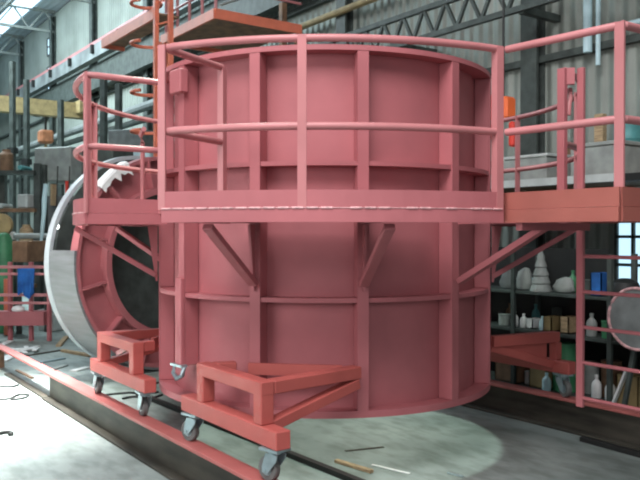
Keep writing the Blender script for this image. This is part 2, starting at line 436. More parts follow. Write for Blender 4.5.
# local z = axis out of the face
ax = math.radians(17)
n = Vector((math.cos(ax), math.sin(ax), 0)); t = Vector((-math.sin(ax), math.cos(ax), 0))
LM = Matrix.Translation(LC) @ Matrix((t, Vector((0, 0, 1)), n)).transposed().to_4x4()   # x across, y up, z outwards
ld = thing('lying_drum', (LC.x, LC.y, 0), 'open steel drum lying on its side, grey skin, red ribbed face and dark round opening', 'drum')
# rolled skin: open trough on the upper side facing the hall
def skin(mb, r0, r1, z0, z1, a0, a1): return mb.arc(r0, r1, z0, z1, a0, a1, 80)
# local angle 180 deg = the near-left side, 90 = up
skin(MB(), RL-.04, RL, -.62, 0, 173, 440).build('skin', STEEL, ld, T=LM, smooth=True)
MB().arc(RL-.05, RL+.01, -.74, -.621, 0, 360, 100).build('back_rim', PALE, ld, T=LM, smooth=True)['label'] = 'back rim lightened for the daylight on it'
MB().arc(1.13, RL-.041, -.16, -.12, 0, 360, 100).build('face_plate', RED, ld, T=LM)
MB().arc(1.10, 1.20, -.119, .03, 0, 360, 100).build('inner_ring', RED, ld, T=LM, smooth=True)
MB().arc(RL-.10, RL-.041, -.119, .0, 0, 360, 100).build('outer_ring', RED, ld, T=LM, smooth=True)
for d in range(0, 360, 30):
    MB().box((1.455, 0, -.055), (.50, .03, .125)).build('rib', RED, ld, T=LM @ RM(d+13))
MB().arc(.005, RL-.06, -.60, -.58, 0, 360, 60).build('shade_plate', DKGREEN, ld, T=LM)['label'] = 'dark plate added for the shade inside the opening'  # added plate, coloured dark for the unlit interior
# torn plastic over its crown
m = MB()
a_ = [118, 120.5, 123, 125, 127, 129.5, 132, 134.5, 137, 139]
prev = None; rows = []
for i, d in enumerate(a_):
    tt = math.radians(d); dep = .05+.20*random.random()
    row = []
    for rr, z in ((RL+.022, -.10), (RL+.022, .02), (RL-.02, .05), (RL-dep, .055), (RL-dep, .063), (RL+.0, .06), (RL+.032, .03), (RL+.032, -.10)):
        row.append(m.bm.verts.new((rr*math.cos(tt), rr*math.sin(tt), z)))
    rows.append(row)
for A, B in zip(rows, rows[1:]):
    for k2 in range(8): m.bm.faces.new((A[k2], A[(k2+1) % 8], B[(k2+1) % 8], B[k2]))
m.bm.faces.new(rows[0]); m.bm.faces.new(rows[-1][::-1])
tag(m.build('plastic_sheet', WHITE, T=LM), 'torn white plastic sheet draped over the crown of the lying drum', 'sheet')
m = MB()
for s, y in ((1, 0),):
    c = LC-n*.32+t*(s*1.05)
    m.bm  # wedge blocks
    M = Matrix.Translation((c.x, c.y, 0)) @ Matrix((t*s, Vector((0, 0, 1)), n)).transposed().to_4x4()
    MB().prism([(-.16, .005), (.45, .005), (.45, .42), (.32, .42)], .35, M).build('chock', BROWN, ld)
m.bm.free()

# ================================================================ FLOOR STEEL AND CLUTTER
def flat(name, label, p, q, w, h, mt, cat, group=None):
    return tag(MB().bar((p[0], p[1], h/2+.002), (q[0], q[1], h/2+.002), w, h, bev=.003).build(name, mt), label, cat, group)
flat('floor_rail', 'long black steel bar on the floor running under the upright drum', (-3.2, -.83), (3.0, -.62), .07, .05, BLACK, 'bar', 'steel bars on the floor')
flat('floor_rail', 'black steel bar on the floor just before the far track, lower right', (1.72, 2.14), (4.4, 2.02), .07, .05, BLACK, 'bar', 'steel bars on the floor')
def cable(label, pts, r=.014, mt=BLACK, name='cable', group=None):
    pp = [onz(x, y, r) for x, y in pts]
    out = []
    for i in range(len(pp)-1):
        p0, p1, p2, p3 = pp[max(i-1, 0)], pp[i], pp[i+1], pp[min(i+2, len(pp)-1)]
        for k2 in range(6):
            u = k2/6
            out.append(.5*((2*p1)+(p2-p0)*u+(2*p0-5*p1+4*p2-p3)*u*u+(3*p1-p0-3*p2+p3)*u**3))
    out.append(pp[-1])
    for v in out: v.z = r+.001
    tag(MB().tube(out, r, 8).build(name, mt, smooth=True), label, 'cable', group)
cable('thin dark cable crossing the bright floor behind the track end', [(-6, 386), (10, 387), (18, 385)], .012, group='floor cables')
cable('dark hose in a bend on the bright floor left of the track end', [(-6, 400), (8, 399), (18, 395), (28, 395), (24, 398), (10, 400)], .013, group='floor cables')
cable('black hooked hose on the white floor at the left edge', [(-8, 436), (2, 433), (9, 432.5), (11.5, 434), (8, 435)], .02, group='floor cables')
cable('black cable on the concrete behind the second caster frame', [(100, 396), (116, 394), (130, 393), (146, 394), (158, 392)], .014, group='floor cables')
cable('short black cable between the two near caster frames', [(122, 399), (134, 397), (148, 399), (162, 395)], .014, group='floor cables')
cable('black hose lying under the left edge of the drum', [(148, 385), (158, 383), (170, 384), (182, 381)], .016, group='floor cables')
def strip(label, x0, y0, x1, y1, w, h, mt, cat='strip', name='steel_strip', group='offcuts on the floor'):
    p, q = onz(x0, y0, 0), onz(x1, y1, 0)
    return flat(name, label, (p.x, p.y), (q.x, q.y), w, h, mt, cat, group)
strip('pale bare steel offcut on the floor beneath the drum, near the bottom edge', 448, 474, 464, 478, .03, .012, ZINC)
strip('light steel sliver on the floor under the drum beside the black bar', 372, 466, 410, 475, .03, .01, WHITE)
strip('brownish wood batten on the floor alongside the black bar', 336, 463, 372, 474, .05, .03, WOOD, 'batten', 'wood_batten')
strip('dark flat offcut on the floor below the drum front', 345, 452, 384, 448, .04, .006, MILL)
# debris in front of the racks, far left
strip('pale plank lying on the floor at the far left', -4, 349, 10, 342, .14, .03, WHITE, 'plank', 'plank')
strip('white curved sheet offcut on the bright floor, far left', 0, 362, 12, 356, .2, .02, WHITE, 'sheet', 'sheet_offcut')
strip('brown plank on the floor between the grey crate and the lying drum', 58, 347, 66, 338, .10, .04, WOOD, 'plank', 'plank')
strip('dark steel strip on the floor left of the lying drum', 22, 357, 60, 351, .07, .02, MILL)
strip('light steel strip on the floor in front of the lying drum', 36, 364, 64, 359, .09, .02, ZINC)
strip('long yellowish batten under the lying drum', 62, 352, 90, 357, .08, .05, WOOD, 'batten', 'wood_batten')
strip('grey offcut on the floor before the second frame', 40, 374, 66, 366, .08, .02, GREY)
strip('whitish offcut on the floor nearest the caster of the second frame', 72, 372, 88, 368, .12, .02, WHITE)
strip('narrow rusty strip on the floor behind the near track', 16, 371, 32, 379, .05, .02, BROWN)
p = onz(20, 352, 0)
m = MB()
for i in range(9):
    a = i*40; m.box((p.x+.3*math.cos(a)*.6, p.y+.5*math.sin(a*1.3)*.5, .03+.012*(i % 3)), (.38, .08, .02), a)
tag(m.build('scrap_heap', WHITE), 'low heap of pale scrap pieces on the far left floor', 'scrap', kind='stuff')

# ================================================================ ACCESS TOWER (orange, up behind)
k15 = 15.3
K = at(215, 17, k15); zt = K.z
def tw(x, y): return onz(x, y, zt) if y > 233 else at(x, y, F*(EYE-zt)/(y-HY))
tower = thing('access_tower', (K.x-1.2, K.y+.5, 0), 'tall orange access tower with raised decks and caged ladder behind the drum', 'tower')
A0 = Vector((K.x-2.6, K.y, zt)); AW = 2.1
MB().box((K.x-1.3, K.y+AW/2, zt+.07), (2.5, AW, .04)).build('deck', BROWN, tower)
mm = MB(); mm.box((K.x-1.3, K.y, zt+.06), (2.6, .05, .20)); mm.box((K.x, K.y+AW/2, zt+.06), (.05, AW, .20)); mm.box((K.x-2.6, K.y+AW/2, zt+.06), (.05, AW, .2))
mm.build('edge_beam', ORANGE, tower)
B = tw(155, 17); B2 = tw(97, 46)
MB().box(((B.x+B2.x)/2, B.y+.28, zt+.07), (B.x-B2.x, .5, .04)).build('deck', BROWN, tower)
mm = MB(); mm.box(((B.x+B2.x)/2, B.y, zt+.06), (B.x-B2.x, .05, .22)); mm.box((B2.x, B.y+.28, zt+.06), (.05, .5, .2))
mm.build('edge_beam', ORANGE, tower)
lp = at(156.5, 120, k15)
for dx, dy in ((0, 0), (.42, .12)):
    MB().box((lp.x+dx, lp.y+dy, 4.8), (.09, .09, 9.6)).build('stile', ORANGE, tower)
for i in range(14):
    MB().tube([(lp.x, lp.y, 2.8+i*.45), (lp.x+.42, lp.y+.12, 2.8+i*.45)], .02, 6).build('rung', ORANGE, tower)
for y in (3, 43, 92, 131):
    z = at(156, y, k15).z
    pts = [Vector((lp.x-.22+.30*math.cos(q), lp.y-.12+.30*math.sin(q), z)) for q in [PI*.25+i*PI*1.5/14 for i in range(15)]]
    MB().tube(pts, .035, 8).build('cage_hoop', ORANGE, tower, smooth=True)
for dx, dy in ((-2.5, 0.05), (-2.5, AW-.05), (-.06, AW-.05)):
    MB().box((K.x+dx, K.y+dy, zt/2-.02), (.12, .12, zt-.04)).build('leg', ORANGE if dx < -1 else BROWN, tower)
for i in range(5):
    MB().tube([(K.x-2.45+i*.6, K.y+.05, zt+.16), (K.x-2.45+i*.6, K.y+.05, zt+1.3)], .035, 8).build('guard_post', REDL, tower)
for z in (.62, 1.25): MB().tube([(K.x-2.5, K.y+.05, zt+z), (K.x-.05, K.y+.05, zt+z), (K.x-.02, K.y+.3, zt+z), (K.x-.02, K.y+AW, zt+z)], .03, 8).build('guard_rail', REDL, tower, smooth=True)

# ================================================================ CRANE, GIRDERS, PIPES
RBY, RBZ = 5.75, onb(90, 48, 5.75).z
GIRD = mat('weathered_girder_paint', (.20, .225, .225), .6, var=.25, scale=1.5)
r = thing('crane_girder', (-24, RBY, RBZ-.4), 'long crane runway girder high along the wall with a reddish rail on top', 'girder')
MB().box((-24, RBY, RBZ-.35), (44, .30, .55)).build('girder', GIRD, r)
MB().box((-24, RBY-.05, RBZ), (44, .14, .12)).build('rail', REDL, r)
for i in range(14):
    MB().box((-44+i*2.9, RBY-.1, RBZ-.28), (.16, .36, .34)).build('bracket', BLACK, r)
tz = onb(430, 20, 5.4)
tr = thing('lattice_girder', (-4, 5.5, tz.z-.3), 'dark lattice girder running along the corrugated wall above the drum', 'girder')
zl = tz.z-.28; zh = tz.z+.28
MB().box((-4, 5.5, zl), (13.6, .10, .10)).build('lower_chord', DKGREEN, tr); MB().box((-4, 5.5, zh), (13.6, .10, .10)).build('upper_chord', DKGREEN, tr)
for i in range(22):
    x = -10.6+i*.6
    MB().bar((x, 5.5, zl), (x+.3, 5.5, zh), .06, .06).bar((x+.3, 5.5, zh), (x+.6, 5.5, zl), .06, .06).build('lacing', DKGREEN, tr)
for x in (-9.5, -5, -1.9, 2.4): MB().box((x, 5.5+.5, zl-.02), (.12, .98, .12)).build('wall_bracket', DKGREEN, tr)
pz = onb(320, 20, 6.2).z
tag(MB().tube([(-16, 6.2, pz), (-6, 6.2, pz)], .085, 10).build('wall_pipe', YELLOW, smooth=True), 'dull yellow pipe along the upper wall above the drum rim', 'pipe')
tag(MB().box((-21, 6.1, pz+1.2), (26, .3, 1.0)).build('shade_band', DKGREEN), 'deep dark band added for shade along the wall above the yellow pipe', 'shade_band')  # dark band added for the runway's shadow on the upper wall
a = onb(587, 20, 6.25)
tag(MB().tube([(a.x, 6.25, 5.25), (a.x, 6.25, 8.6)], .075, 10).build('downpipe', CYANP, smooth=True), 'left one of the pair of pale blue pipes on the upper wall', 'pipe', 'pale blue wall pipes')
tag(MB().tube([(a.x+.2, 6.25, 5.0), (a.x+.2, 6.25, 8.6)], .04, 10).build('downpipe', CYANP, smooth=True), 'right, thinner one of the pair of pale blue pipes on the upper wall', 'pipe', 'pale blue wall pipes')
tag(MB().tube([(onb(618, 27, 6.2).x, 6.2, onb(618, 27, 6.2).z), (3, 6.2, onb(618, 27, 6.2).z)], .045, 10).build('wall_pipe', CYANP, smooth=True), 'pale horizontal pipe on the wall at the upper right corner', 'pipe')
p = at(283, 35, 18.5); q = at(284, 4, 18.5)
tag(MB().box((p.x, p.y, q.z/2), (.14, .14, q.z)).build('steel_stanchion', BROWN), 'rusty brown stanchion rising just behind the drum rim', 'post')
p = at(218, 17, k15+.1); q = at(256, -6, k15+1)
tag(MB().tube([p+Vector((.1, .0, .2)), q], .03, 6).build('tie_rod', GREY), 'thin grey tie rod slanting up from the orange deck corner', 'rod')

# bridge crane
HOISTM = mat('faded_orange_paint', (.42, .17, .08), .6, var=.15)
cz = at(40, 112, 32).z
cp = at(84, 119, 32); cp.y = min(cp.y, 5.2)
cr = thing('bridge_crane', (cp.x, cp.y-5, cz-.4), 'yellowish bridge crane girder spanning the far end of the hall', 'crane')
MB().box((cp.x, cp.y-6.5, cz), (.5, 14, .62)).build('bridge', YELLOW, cr)
MB().box((cp.x, cp.y+.3, cz+.1), (1.6, .5, .5)).build('end_carriage', YELLOW, cr)
hp = at(46, 137, 31.6)
MB().box((hp.x, hp.y, hp.z), (.55, .55, .55), bev=.08).build('hoist', HOISTM, cr)['label'] = 'orange hoist block'
MB().box((hp.x, hp.y, (hp.z+cz)/2), (.08, .08, cz-hp.z-.5)).build('hoist_rope', BLACK, cr)
MB().tube([hp+Vector((0, 0, -.3)), hp+Vector((0, 0, -1.4))], .06, 6).build('hook', YELLOW, cr)

# ================================================================ RIGHT HAND STORE
mz = onb(545, 182, 4.4).z
mez = thing('storage_mezzanine', (-.8, 5.3, 0), 'storage mezzanine with a pale front beam behind the ladder gate', 'mezzanine')
MB().box((-1.3, 4.4, mz), (4.0, .1, .11)).build('front_beam', LGREY, mez)['label'] = 'pale grey front beam'
MB().box((.2, 5.45, mz+.02), (8, 1.98, .05)).build('deck', BROWN, mez)
for x in (-3.2, 0, 3.6): MB().box((x, 4.5, mz/2-.04), (.1, .1, mz-.1)).build('leg', DKGREEN, mez)
MB().box((2.3, 4.4, mz-.01), (3.2, .1, .10)).build('edge_beam', BLACK, mez)
def crate(label, px, pyb, w, h, d, b, mt, z=None, name='crate', cat='box', group='stores on the mezzanine', bev=.012):
    p = onb(px, pyb, b); zz = z if z is not None else p.z
    m = MB().box((p.x, b, zz+h/2+.002), (w, d, h), bev=bev)
    o = tag(m.build(name, mt), label, cat, group)
    return o, Vector((p.x, b, zz))
mt_ = mz+.047
def lidded(label, px, b, w, h, d, mt, mt2, z, name, cat, group):
    p = onb(px, 200, b)
    th = thing(name, (p.x, b, z), label, cat, group)
    MB().box((p.x, b, z+h*.44), (w, d, h*.86), bev=.012).build('body', mt, th)
    MB().box((p.x, b, z+h*.94), (w*1.05, d*1.05, h*.12), bev=.01).build('lid', mt2, th)
lidded('wide grey chest on the mezzanine left of the gate frame', 535, 5.0, .9, .42, .6, GREY, LGREY, mt_, 'storage_chest', 'chest', 'stores on the mezzanine')
lidded('long grey-green chest on the mezzanine right of the gate frame', 606, 5.0, .8, .50, .6, GREY, GREY, mt_, 'storage_chest', 'chest', 'stores on the mezzanine')
crate('small brown carton on the mezzanine seen through the gate frame', 574, 175, .3, .62, .3, 5.65, BROWN, mt_)
crate('narrow yellow-brown board leaning upright on the mezzanine near the corner post', 600, 140, .16, 1.1, .12, 5.9, WOOD, mt_, 'board', 'board')
def drumcan(label, px, b, r, h, mt, z, name='barrel', cat='barrel', group=None):
    p = onb(px, 200, b)
    m = MB().lathe([(r, 0), (r*1.03, .02), (r, .04), (r, h*.33), (r*1.04, h*.35), (r, h*.37), (r, h*.64), (r*1.04, h*.66), (r, h*.68), (r, h-.04), (r*1.03, h-.02), (r, h)], (p.x, b, z+.002), 24)
    return tag(m.build(name, mt, smooth=True), label, cat, group)
drumcan('teal barrel standing on the mezzanine right of the corner post', 628, 5.8, .22, .95, TEAL, mt_)
# orange and red hoist bundle by the rim of the drum
p = at(503, 118, 12.2)
hb = thing('chain_hoist', (p.x, p.y, p.z-.45), 'orange and red chain hoist hanging from the girder beside the drum rim', 'hoist')
MB().box((p.x, p.y, p.z+.14), (.34, .26, .36), bev=.04).build('body', HOTORANGE, hb)
MB().box((p.x-.18, p.y-.12, p.z+.02), (.14, .16, .72), bev=.03).build('chain_bag', HOTRED, hb)['label'] = 'bright red chain bag'
MB().box((p.x+.17, p.y+.02, p.z-.28), (.10, .12, .40), bev=.03).build('control_pendant', HOTRED, hb)
MB().tube([(p.x, p.y, p.z+.32), (p.x, p.y, zl-.05)], .02, 6).build('chain', BLACK, hb)

# shelving under the mezzanine
SB = 4.0
sh = thing('storage_shelf', (0, SB, 0), 'long dark storage shelving loaded with stores behind the far track', 'shelf')
LV = (.06, .86, 1.40)
for z in LV: MB().box((.2, SB, z-.02), (6.4, .56, .036)).build('shelf_board', DKGREEN, sh)
for x in (-3.0, -.55, 1.0, 3.4):
    for y in (SB-.27, SB+.27): MB().box((x, y, .98), (.06, .05, 1.94)).build('post', DKGREEN, sh)
MB().box((-1.35, SB+.31, 1.0), (3.9, .02, 2.0)).box((2.02, SB+.31, .62), (2.80, .02, 1.24)).build('shade_backing', BLACK, sh)  # backing made black to stand for the deep shade under the mezzanine
G = ['stores on the bottom shelf', 'stores on the middle shelf', 'stores on the top shelf']
def bottle(label, px, lv, r, h, mt, cap=None, b=SB-.1, name='bottle', cat='bottle'):
    p = onb(px, 300, b); z = LV[lv]
    th = thing(name, (p.x, b, z), label, cat, G[lv])
    MB().lathe([(r*.92, 0), (r, .015), (r, h*.55), (r*.8, h*.68), (r*.35, h*.80), (r*.33, h*.9)], (p.x, b, z+.001), 18).build('body', mt, th, smooth=True)
    MB().lathe([(r*.4, h*.9), (r*.4, h)], (p.x, b, z+.002), 14).build('cap', cap or mt, th, smooth=True)
def tin(label, px, lv, r, h, mt, b=SB-.08, name='tin', cat='tin'):
    p = onb(px, 300, b); z = LV[lv]
    m = MB().lathe([(r*.97, 0), (r, .01), (r, h-.02), (r*1.04, h-.015), (r*1.04, h), (r*.9, h-.005)], (p.x, b, z+.001), 20)
    tag(m.build(name, mt, smooth=True), label, cat, G[lv])
def sack(label, px, lv, w, h, mt, b=SB-.05):
    p = onb(px, 300, b); z = LV[lv]
    m = MB()
    m.lathe([(.5, 0), (.56, .12), (.58, .35), (.52, .65), (.36, .9), (.12, 1.0)], (0, 0, 0), 18)
    for v in m.bm.verts:
        v.co.x *= w*(1+.12*math.sin(v.co.z*9+v.co.y*4)); v.co.y *= w*.6; v.co.z *= h*(1+.1*math.sin(v.co.x*14))
        v.co += Vector((p.x, b, z+.012))
    tag(m.build('sack', mt, smooth=True), label, 'sack', G[lv])
def tub(label, px, lv, w, h, d, mt, b=SB-.05):
    p = onb(px, 300, b); z = LV[lv]
    m = MB(); tt = .015
    m.box((p.x, b, z+tt/2+.001), (w, d, tt))
    for s in (-1, 1):
        m.box((p.x+s*(w/2-tt/2), b, z+h/2+.001), (tt, d, h)); m.box((p.x, b+s*(d/2-tt/2), z+h/2+.001), (w, tt, h))
    tag(m.build('tub', mt), label, 'box', G[lv])
# top shelf
sack('greyish sack on the top shelf, nearest the drum', 508, 2, .24, .26, TARP)
sack('second greyish sack on the top shelf, left of the white cone', 524, 2, .24, .30, GREY)
p = onb(541, 292, SB-.12)
cone = thing('cone_stack', (p.x, SB-.12, LV[2]), 'tall pale ridged cone on the top shelf behind the braces', 'cone', G[2])
MB().lathe([(.15, 0), (.15, .03), (.12, .10), (.13, .12), (.10, .21), (.11, .23), (.075, .33), (.085, .35), (.05, .46), (.055, .48), (.012, .60)], (p.x, SB-.12, LV[2]+.001), 20).build('body', GREY, cone, smooth=True)
sack('flat pale sack on the top shelf right of the white cone', 564, 2, .28, .20, GREY)
tub('blue box on the top shelf right of the ladder stile', 602, 2, .16, .30, .26, BLUE)
tin('dark tin on the top shelf right of the ladder stile', 587, 2, .10, .2, DKGREEN)
# middle shelf
bottle('white bottle on the middle shelf above the far frame, left one', 515, 1, .055, .22, WHITE)
bottle('white bottle on the middle shelf beside the yellow tubs', 524, 1, .055, .20, WHITE)
tub('small white box on the middle shelf among the bottles', 534, 1, .12, .14, .2, WHITE)
bottle('pale bottle on the middle shelf right of the small white box', 542.5, 1, .045, .19, CYANP)
tub('yellow tub on the middle shelf, left of the pair', 553, 1, .14, .20, .24, YELLOW)
tub('yellow-brown tub on the middle shelf, right of the pair', 570, 1, .14, .22, .24, WOOD)
tin('grey tin at the drum end of the middle shelf', 505, 1, .09, .16, GREY)
bottle('tall grey bottle on the middle shelf right of the ladder stile', 592, 1, .07, .30, GREY)
tin('green tin on the middle shelf right of the ladder stile', 610, 1, .10, .22, GREEN)
# bottom shelf
tub('brownish crate on the bottom shelf below the far frame arm', 514, 0, .40, .34, .36, BROWN)
tub('yellowish crate on the bottom shelf beside the far frame caster', 546, 0, .28, .30, .36, YELLOW)
drumcan('green drum on the bottom shelf just left of the ladder stile', 566, SB-.05, .17, .66, GREEN, LV[0], 'barrel', 'barrel', G[0])
bottle('white bottle on the bottom shelf right of the stile, left of two', 597, 0, .065, .30, WHITE)
bottle('white bottle on the bottom shelf right of the stile, right of two', 611, 0, .068, .28, WHITE)
tin('grey tin behind the two white bottles on the bottom shelf', 592, 0, .1, .42, GREY, b=SB+.1)
tin('brown tin above the two white bottles, set back on the bottom shelf', 612, 0, .13, .48, BROWN, b=SB+.1)
tub('yellow box on the bottom shelf at the right edge', 636, 0, .30, .38, .36, YELLOW)
p = onb(625, 300, SB-.22)
tag(MB().bar((p.x-.1, SB-.30, LV[0]+.02), (p.x+.08, SB-.30, LV[0]+.46), .06, .03).build('white_board', WHITE), 'white board leaning against the yellow box on the bottom shelf', 'board', G[0])
tin('small pale tin on the top shelf between the second sack and the cone', 532, 2, .06, .16, CYANP, b=SB+.16)
bottle('dark green bottle at the back of the top shelf, right of the flat sack', 573, 2, .06, .30, GREEN, b=SB+.14)
bottle('brown bottle at the back of the middle shelf beside the grey tin', 510, 1, .06, .30, BROWN, b=SB+.17)
bottle('teal bottle at the back of the middle shelf behind the small white box', 536, 1, .06, .32, TEAL, b=SB+.17)
tin('large dark tin at the back of the middle shelf behind the yellow tub', 557, 1, .07, .30, DKGREEN, b=SB+.19)
tin('small white tin on the bottom shelf between the two crates', 530, 0, .07, .18, WHITE)
bottle('pale blue flask on the bottom shelf in front of the yellowish crate', 547, 0, .06, .24, CYANP, b=SB-.255)
tin('yellow tin on the middle shelf half hidden by the cable reel', 628, 1, .09, .20, YELLOW)
# cable reel on the middle shelf front
p = onb(646, 318, SB-.45)
MR = Matrix.Translation((p.x, SB-.52, p.z)) @ Matrix.Rotation(PI/2, 4, 'X')
rl = thing('cable_reel', (p.x, SB-.52, p.z-.40), 'large round cable reel with pale rim at the right edge, before the shelving', 'reel')
MB().lathe([(.05, .10), (.36, .10), (.36, .13), (.05, .13)], n=36, M=MR).build('front_flange', TARP, rl)
MB().lathe([(.05, -.13), (.36, -.13), (.36, -.10), (.05, -.10)], n=36, M=MR).build('back_flange', BROWN, rl)
MB().lathe([(.22, -.099), (.24, -.05), (.24, .05), (.22, .099)], n=30, M=MR).build('wound_cable', BLACK, rl, smooth=True)
MB().tube([MR @ Vector((.36*math.cos(i*PI/18), .36*math.sin(i*PI/18), .13)) for i in range(36)], .018, 8, close=True).build('rim', WELD, rl, smooth=True)
m = MB(); m.bar((p.x-.25, SB-.52, .03), (p.x-.05, SB-.52, p.z-.12), .05, .05); m.bar((p.x+.25, SB-.52, .03), (p.x+.05, SB-.52, p.z-.12), .05, .05); m.box((p.x, SB-.52, .02), (.6, .3, .03))
m.build('stand', DKGREEN, rl)
p = onb(626, 287, SB)
tag(MB().lathe([(.20, 0), (.20, .10), (.16, .19), (.06, .24)], (p.x, SB-.02, LV[2]+.001), 20).build('black_cover', BLACK, smooth=True), 'round black cover on the top shelf below the bright window', 'cover', G[2])

# ================================================================ FAR LEFT: RACKS ALONG THE WALL
def pipe_rack(label, d, px0, px1, ztop, cats, seed):
    rnd = random.Random(seed)
    p, q = at(px0, 240, d), at(px1, 240, d); w = abs(q.y-p.y)+.01
    dv = (q-p); dv.z = 0; L = dv.length; ux = dv/L
    rk = thing('storage_rack', (p.x+dv.x/2, p.y+dv.y/2, 0), label, 'rack', 'tall racks along the far wall')
    nv = Vector((ux.y, -ux.x, 0))
    for c in (p, q, p+nv*-.38, p+dv*.5+nv*-.38, q+nv*-.38):
        MB().box((c.x, c.y, ztop/2), (.16, .16, ztop), math.atan2(ux.y, ux.x)).build('upright', DKGREEN, rk)
    zs = [ztop*f for f in (.22, .46, .7, .94)]
    for z in zs:
        MB().bar(Vector((p.x, p.y, z)), Vector((q.x, q.y, z)), .5, .09).build('shelf_beam', BROWN if rnd.random() < .5 else DKGREEN, rk)
    return p, ux, L, zs
p, ux, L, zs = pipe_rack('dark rack of bars and pipes at the far left edge', 19.5, -44, 38, 4.0, 0, 3)
i = 0
PC = [LGREY, WOOD, GREY, BROWN, LGREY, WHITE, TEAL]
PN = ['pale grey', 'light wooden', 'mid grey', 'brown', 'light grey', 'white', 'teal']
LVN = ['lowest', 'second', 'third', 'top']
for lv, z in enumerate(zs):
    for j in range(4):
        c = p+ux*(L*(.14+.24*j)); mt = PC[(i*3+lv) % 7]; nm = PN[(i*3+lv) % 7]
        side = ['leftmost bay', 'second bay', 'third bay', 'right end'][j]
        kind = (i+lv) % 3
        if kind == 0:
            nv = Vector((ux.y, -ux.x, 0)); cc = Vector((c.x, c.y, z+.108)); o = MB().tube([cc+nv*.42, cc-nv*.26], .06, 8).build('steel_pipe', mt, smooth=True)
            tag(o, '%s pipe poking out of the dark rack, %s level, %s' % (nm, LVN[lv], side), 'pipe', 'stock in the dark rack')
        elif kind == 1:
            o = MB().box((c.x, c.y, z+.05+.18), (.32, .34, .36), .6, bev=.03).build('stock_box', mt)
            tag(o, '%s box in the dark rack, %s level, %s' % (nm, LVN[lv], side), 'box', 'stock in the dark rack')
        else:
            o = MB().lathe([(.16, 0), (.17, .03), (.17, .42), (.10, .5), (.10, .55)], (c.x, c.y, z+.047), 16).build('canister', mt, smooth=True)
            tag(o, '%s canister in the dark rack, %s level, %s' % (nm, LVN[lv], side), 'canister', 'stock in the dark rack')
        i += 1
for j, (px_, y0_, d_, nm) in enumerate(((13, 62, 27, 'first from the left edge'), (27, 80, 27, 'second from the left edge'), (61, 100, 26, 'just left of the walkway rail bend'), (104, 78, 22, 'left of two between the walkway posts'), (119, 84, 22.5, 'right of two between the walkway posts'))):
    q = at(px_, y0_, d_)
    o = thing('steel_post', (q.x, q.y, 0), 'dark steel post before the far wall, '+nm, 'post', 'dark posts before the far wall')
    MB().box((q.x, q.y, q.z/2), (.16, .16, q.z), .62).build('shaft', DKGREEN, o)
    MB().box((q.x, q.y, q.z*.62), (.26, .26, .2), .62).build('collar', BLACK, o)
# panels, pipes and posts nearer the drum
p = at(66, 166, 20.5)
pn = thing('grey_cabinet', (p.x, p.y, 0), 'tall grey sheeted cabinet behind the lying drum', 'cabinet')
MB().box((p.x, p.y, 1.6), (1.0, 1.0, 3.2), .62).build('body', TARP, pn)
MB().box((p.x, p.y, p.z), (1.14, 1.14, .9), .62, bev=.03).build('upper_box', GREY, pn)
MB().box(at(54, 195, 19.7), (.06, .2, .55), .62).build('notice_plate', WOOD, pn)['label'] = 'small yellowish plate on the front'
MB().box(at(67.5, 188, 19.7), (.06, .10, .36), .62).build('red_lever', HOTRED, pn)
p0, p1 = at(-4, 159, 22), onb(100, 126, 5.6)
tag(MB().tube([(-36, 5.0, onb(40, 143, 5.0).z), (-9, 5.0, onb(40, 143, 5.0).z)], .15, 10).build('long_pipe', TARP, smooth=True), 'long grey pipe run along the wall below the crane bridge', 'pipe', 'pipe runs along the far wall')
tag(MB().tube([(-36, 5.2, onb(40, 152, 5.2).z), (-11, 5.2, onb(40, 152, 5.2).z)], .11, 10).build('long_pipe', DKGREEN, smooth=True), 'thinner dark pipe run just below the grey one on the far wall', 'pipe', 'pipe runs along the far wall')
p = at(44, 215, 17.5)
pts = [at(46, 184, 17.5), at(44.5, 200, 17.5), at(44, 214, 17.5), at(42.5, 228, 17.5), at(41, 243, 17.5)]
tag(MB().tube(pts, [.05, .06, .05, .045, .03], 8).build('hanging_sling', CYANP, smooth=True), 'pale blue sling hanging beside the dark rack', 'sling')
for j, px_ in enumerate((56, 68)):
    p = at(px_, 226.5, 13.2)
    o = thing('work_lamp', (p.x, p.y, p.z), ('left' if j == 0 else 'right')+' one of two small round glowing work lamps behind the lying drum rim', 'lamp', 'round work lamps')
    MB().lathe([(.012, -.05), (.04, -.045), (.058, 0), (.04, .045), (.012, .05)], p, 14).build('globe', LAMPG, o, smooth=True)
    MB().tube([p+Vector((0, 0, .05)), p+Vector((-.02, .04, 1.05))], .012, 6).build('cord', BLACK, o)
wire0 = at(50, 198.5, 13.2); wire1 = at(75, 198, 13.2)
# red low rack with rails
d = 15.6
def rk(x, y): return at(x, y, d)
rr = thing('pallet_rack', (rk(20, 240).x, rk(20, 240).y, 0), 'low red rail rack on the floor at the far left', 'rack')
for y, th_ in ((267, .06), (274, .05), (295, .06), (303, .05)):
    MB().bar(rk(-16, y), rk(50, y), .05, th_).build('rail', REDL, rr)
MB().bar(rk(-16, 318), rk(46, 318), .3, .28).build('base_beam', RED, rr)
for x in (-12, 8, 29, 47):
    q = rk(x, 262); MB().box((q.x, q.y+.04, q.z/2), (.07, .07, q.z), .62).build('post', RED, rr)
q = rk(28, 284)
m = MB(); gx = 10; rows = []
dirv = (rk(37, 284)-rk(20, 284)); nrm = Vector((dirv.y, -dirv.x, 0)).normalized()
for side in (0, 1):
    g = []
    for i2 in range(gx+1):
        cl = []
        for j2 in range(7):
            u = i2/gx; v = j2/6
            pt = rk(20, 268)+dirv*(u*(1-.12*v)+.04*v)+Vector((0, 0, -.56*v*(1-.12*math.sin(u*7))))
            pt += nrm*(.13+.035*math.sin(u*14+v*2)*(.3+v))+nrm*(-.016 if side else 0)
            cl.append(m.bm.verts.new(pt))
        g.append(cl)
    rows.append(g)
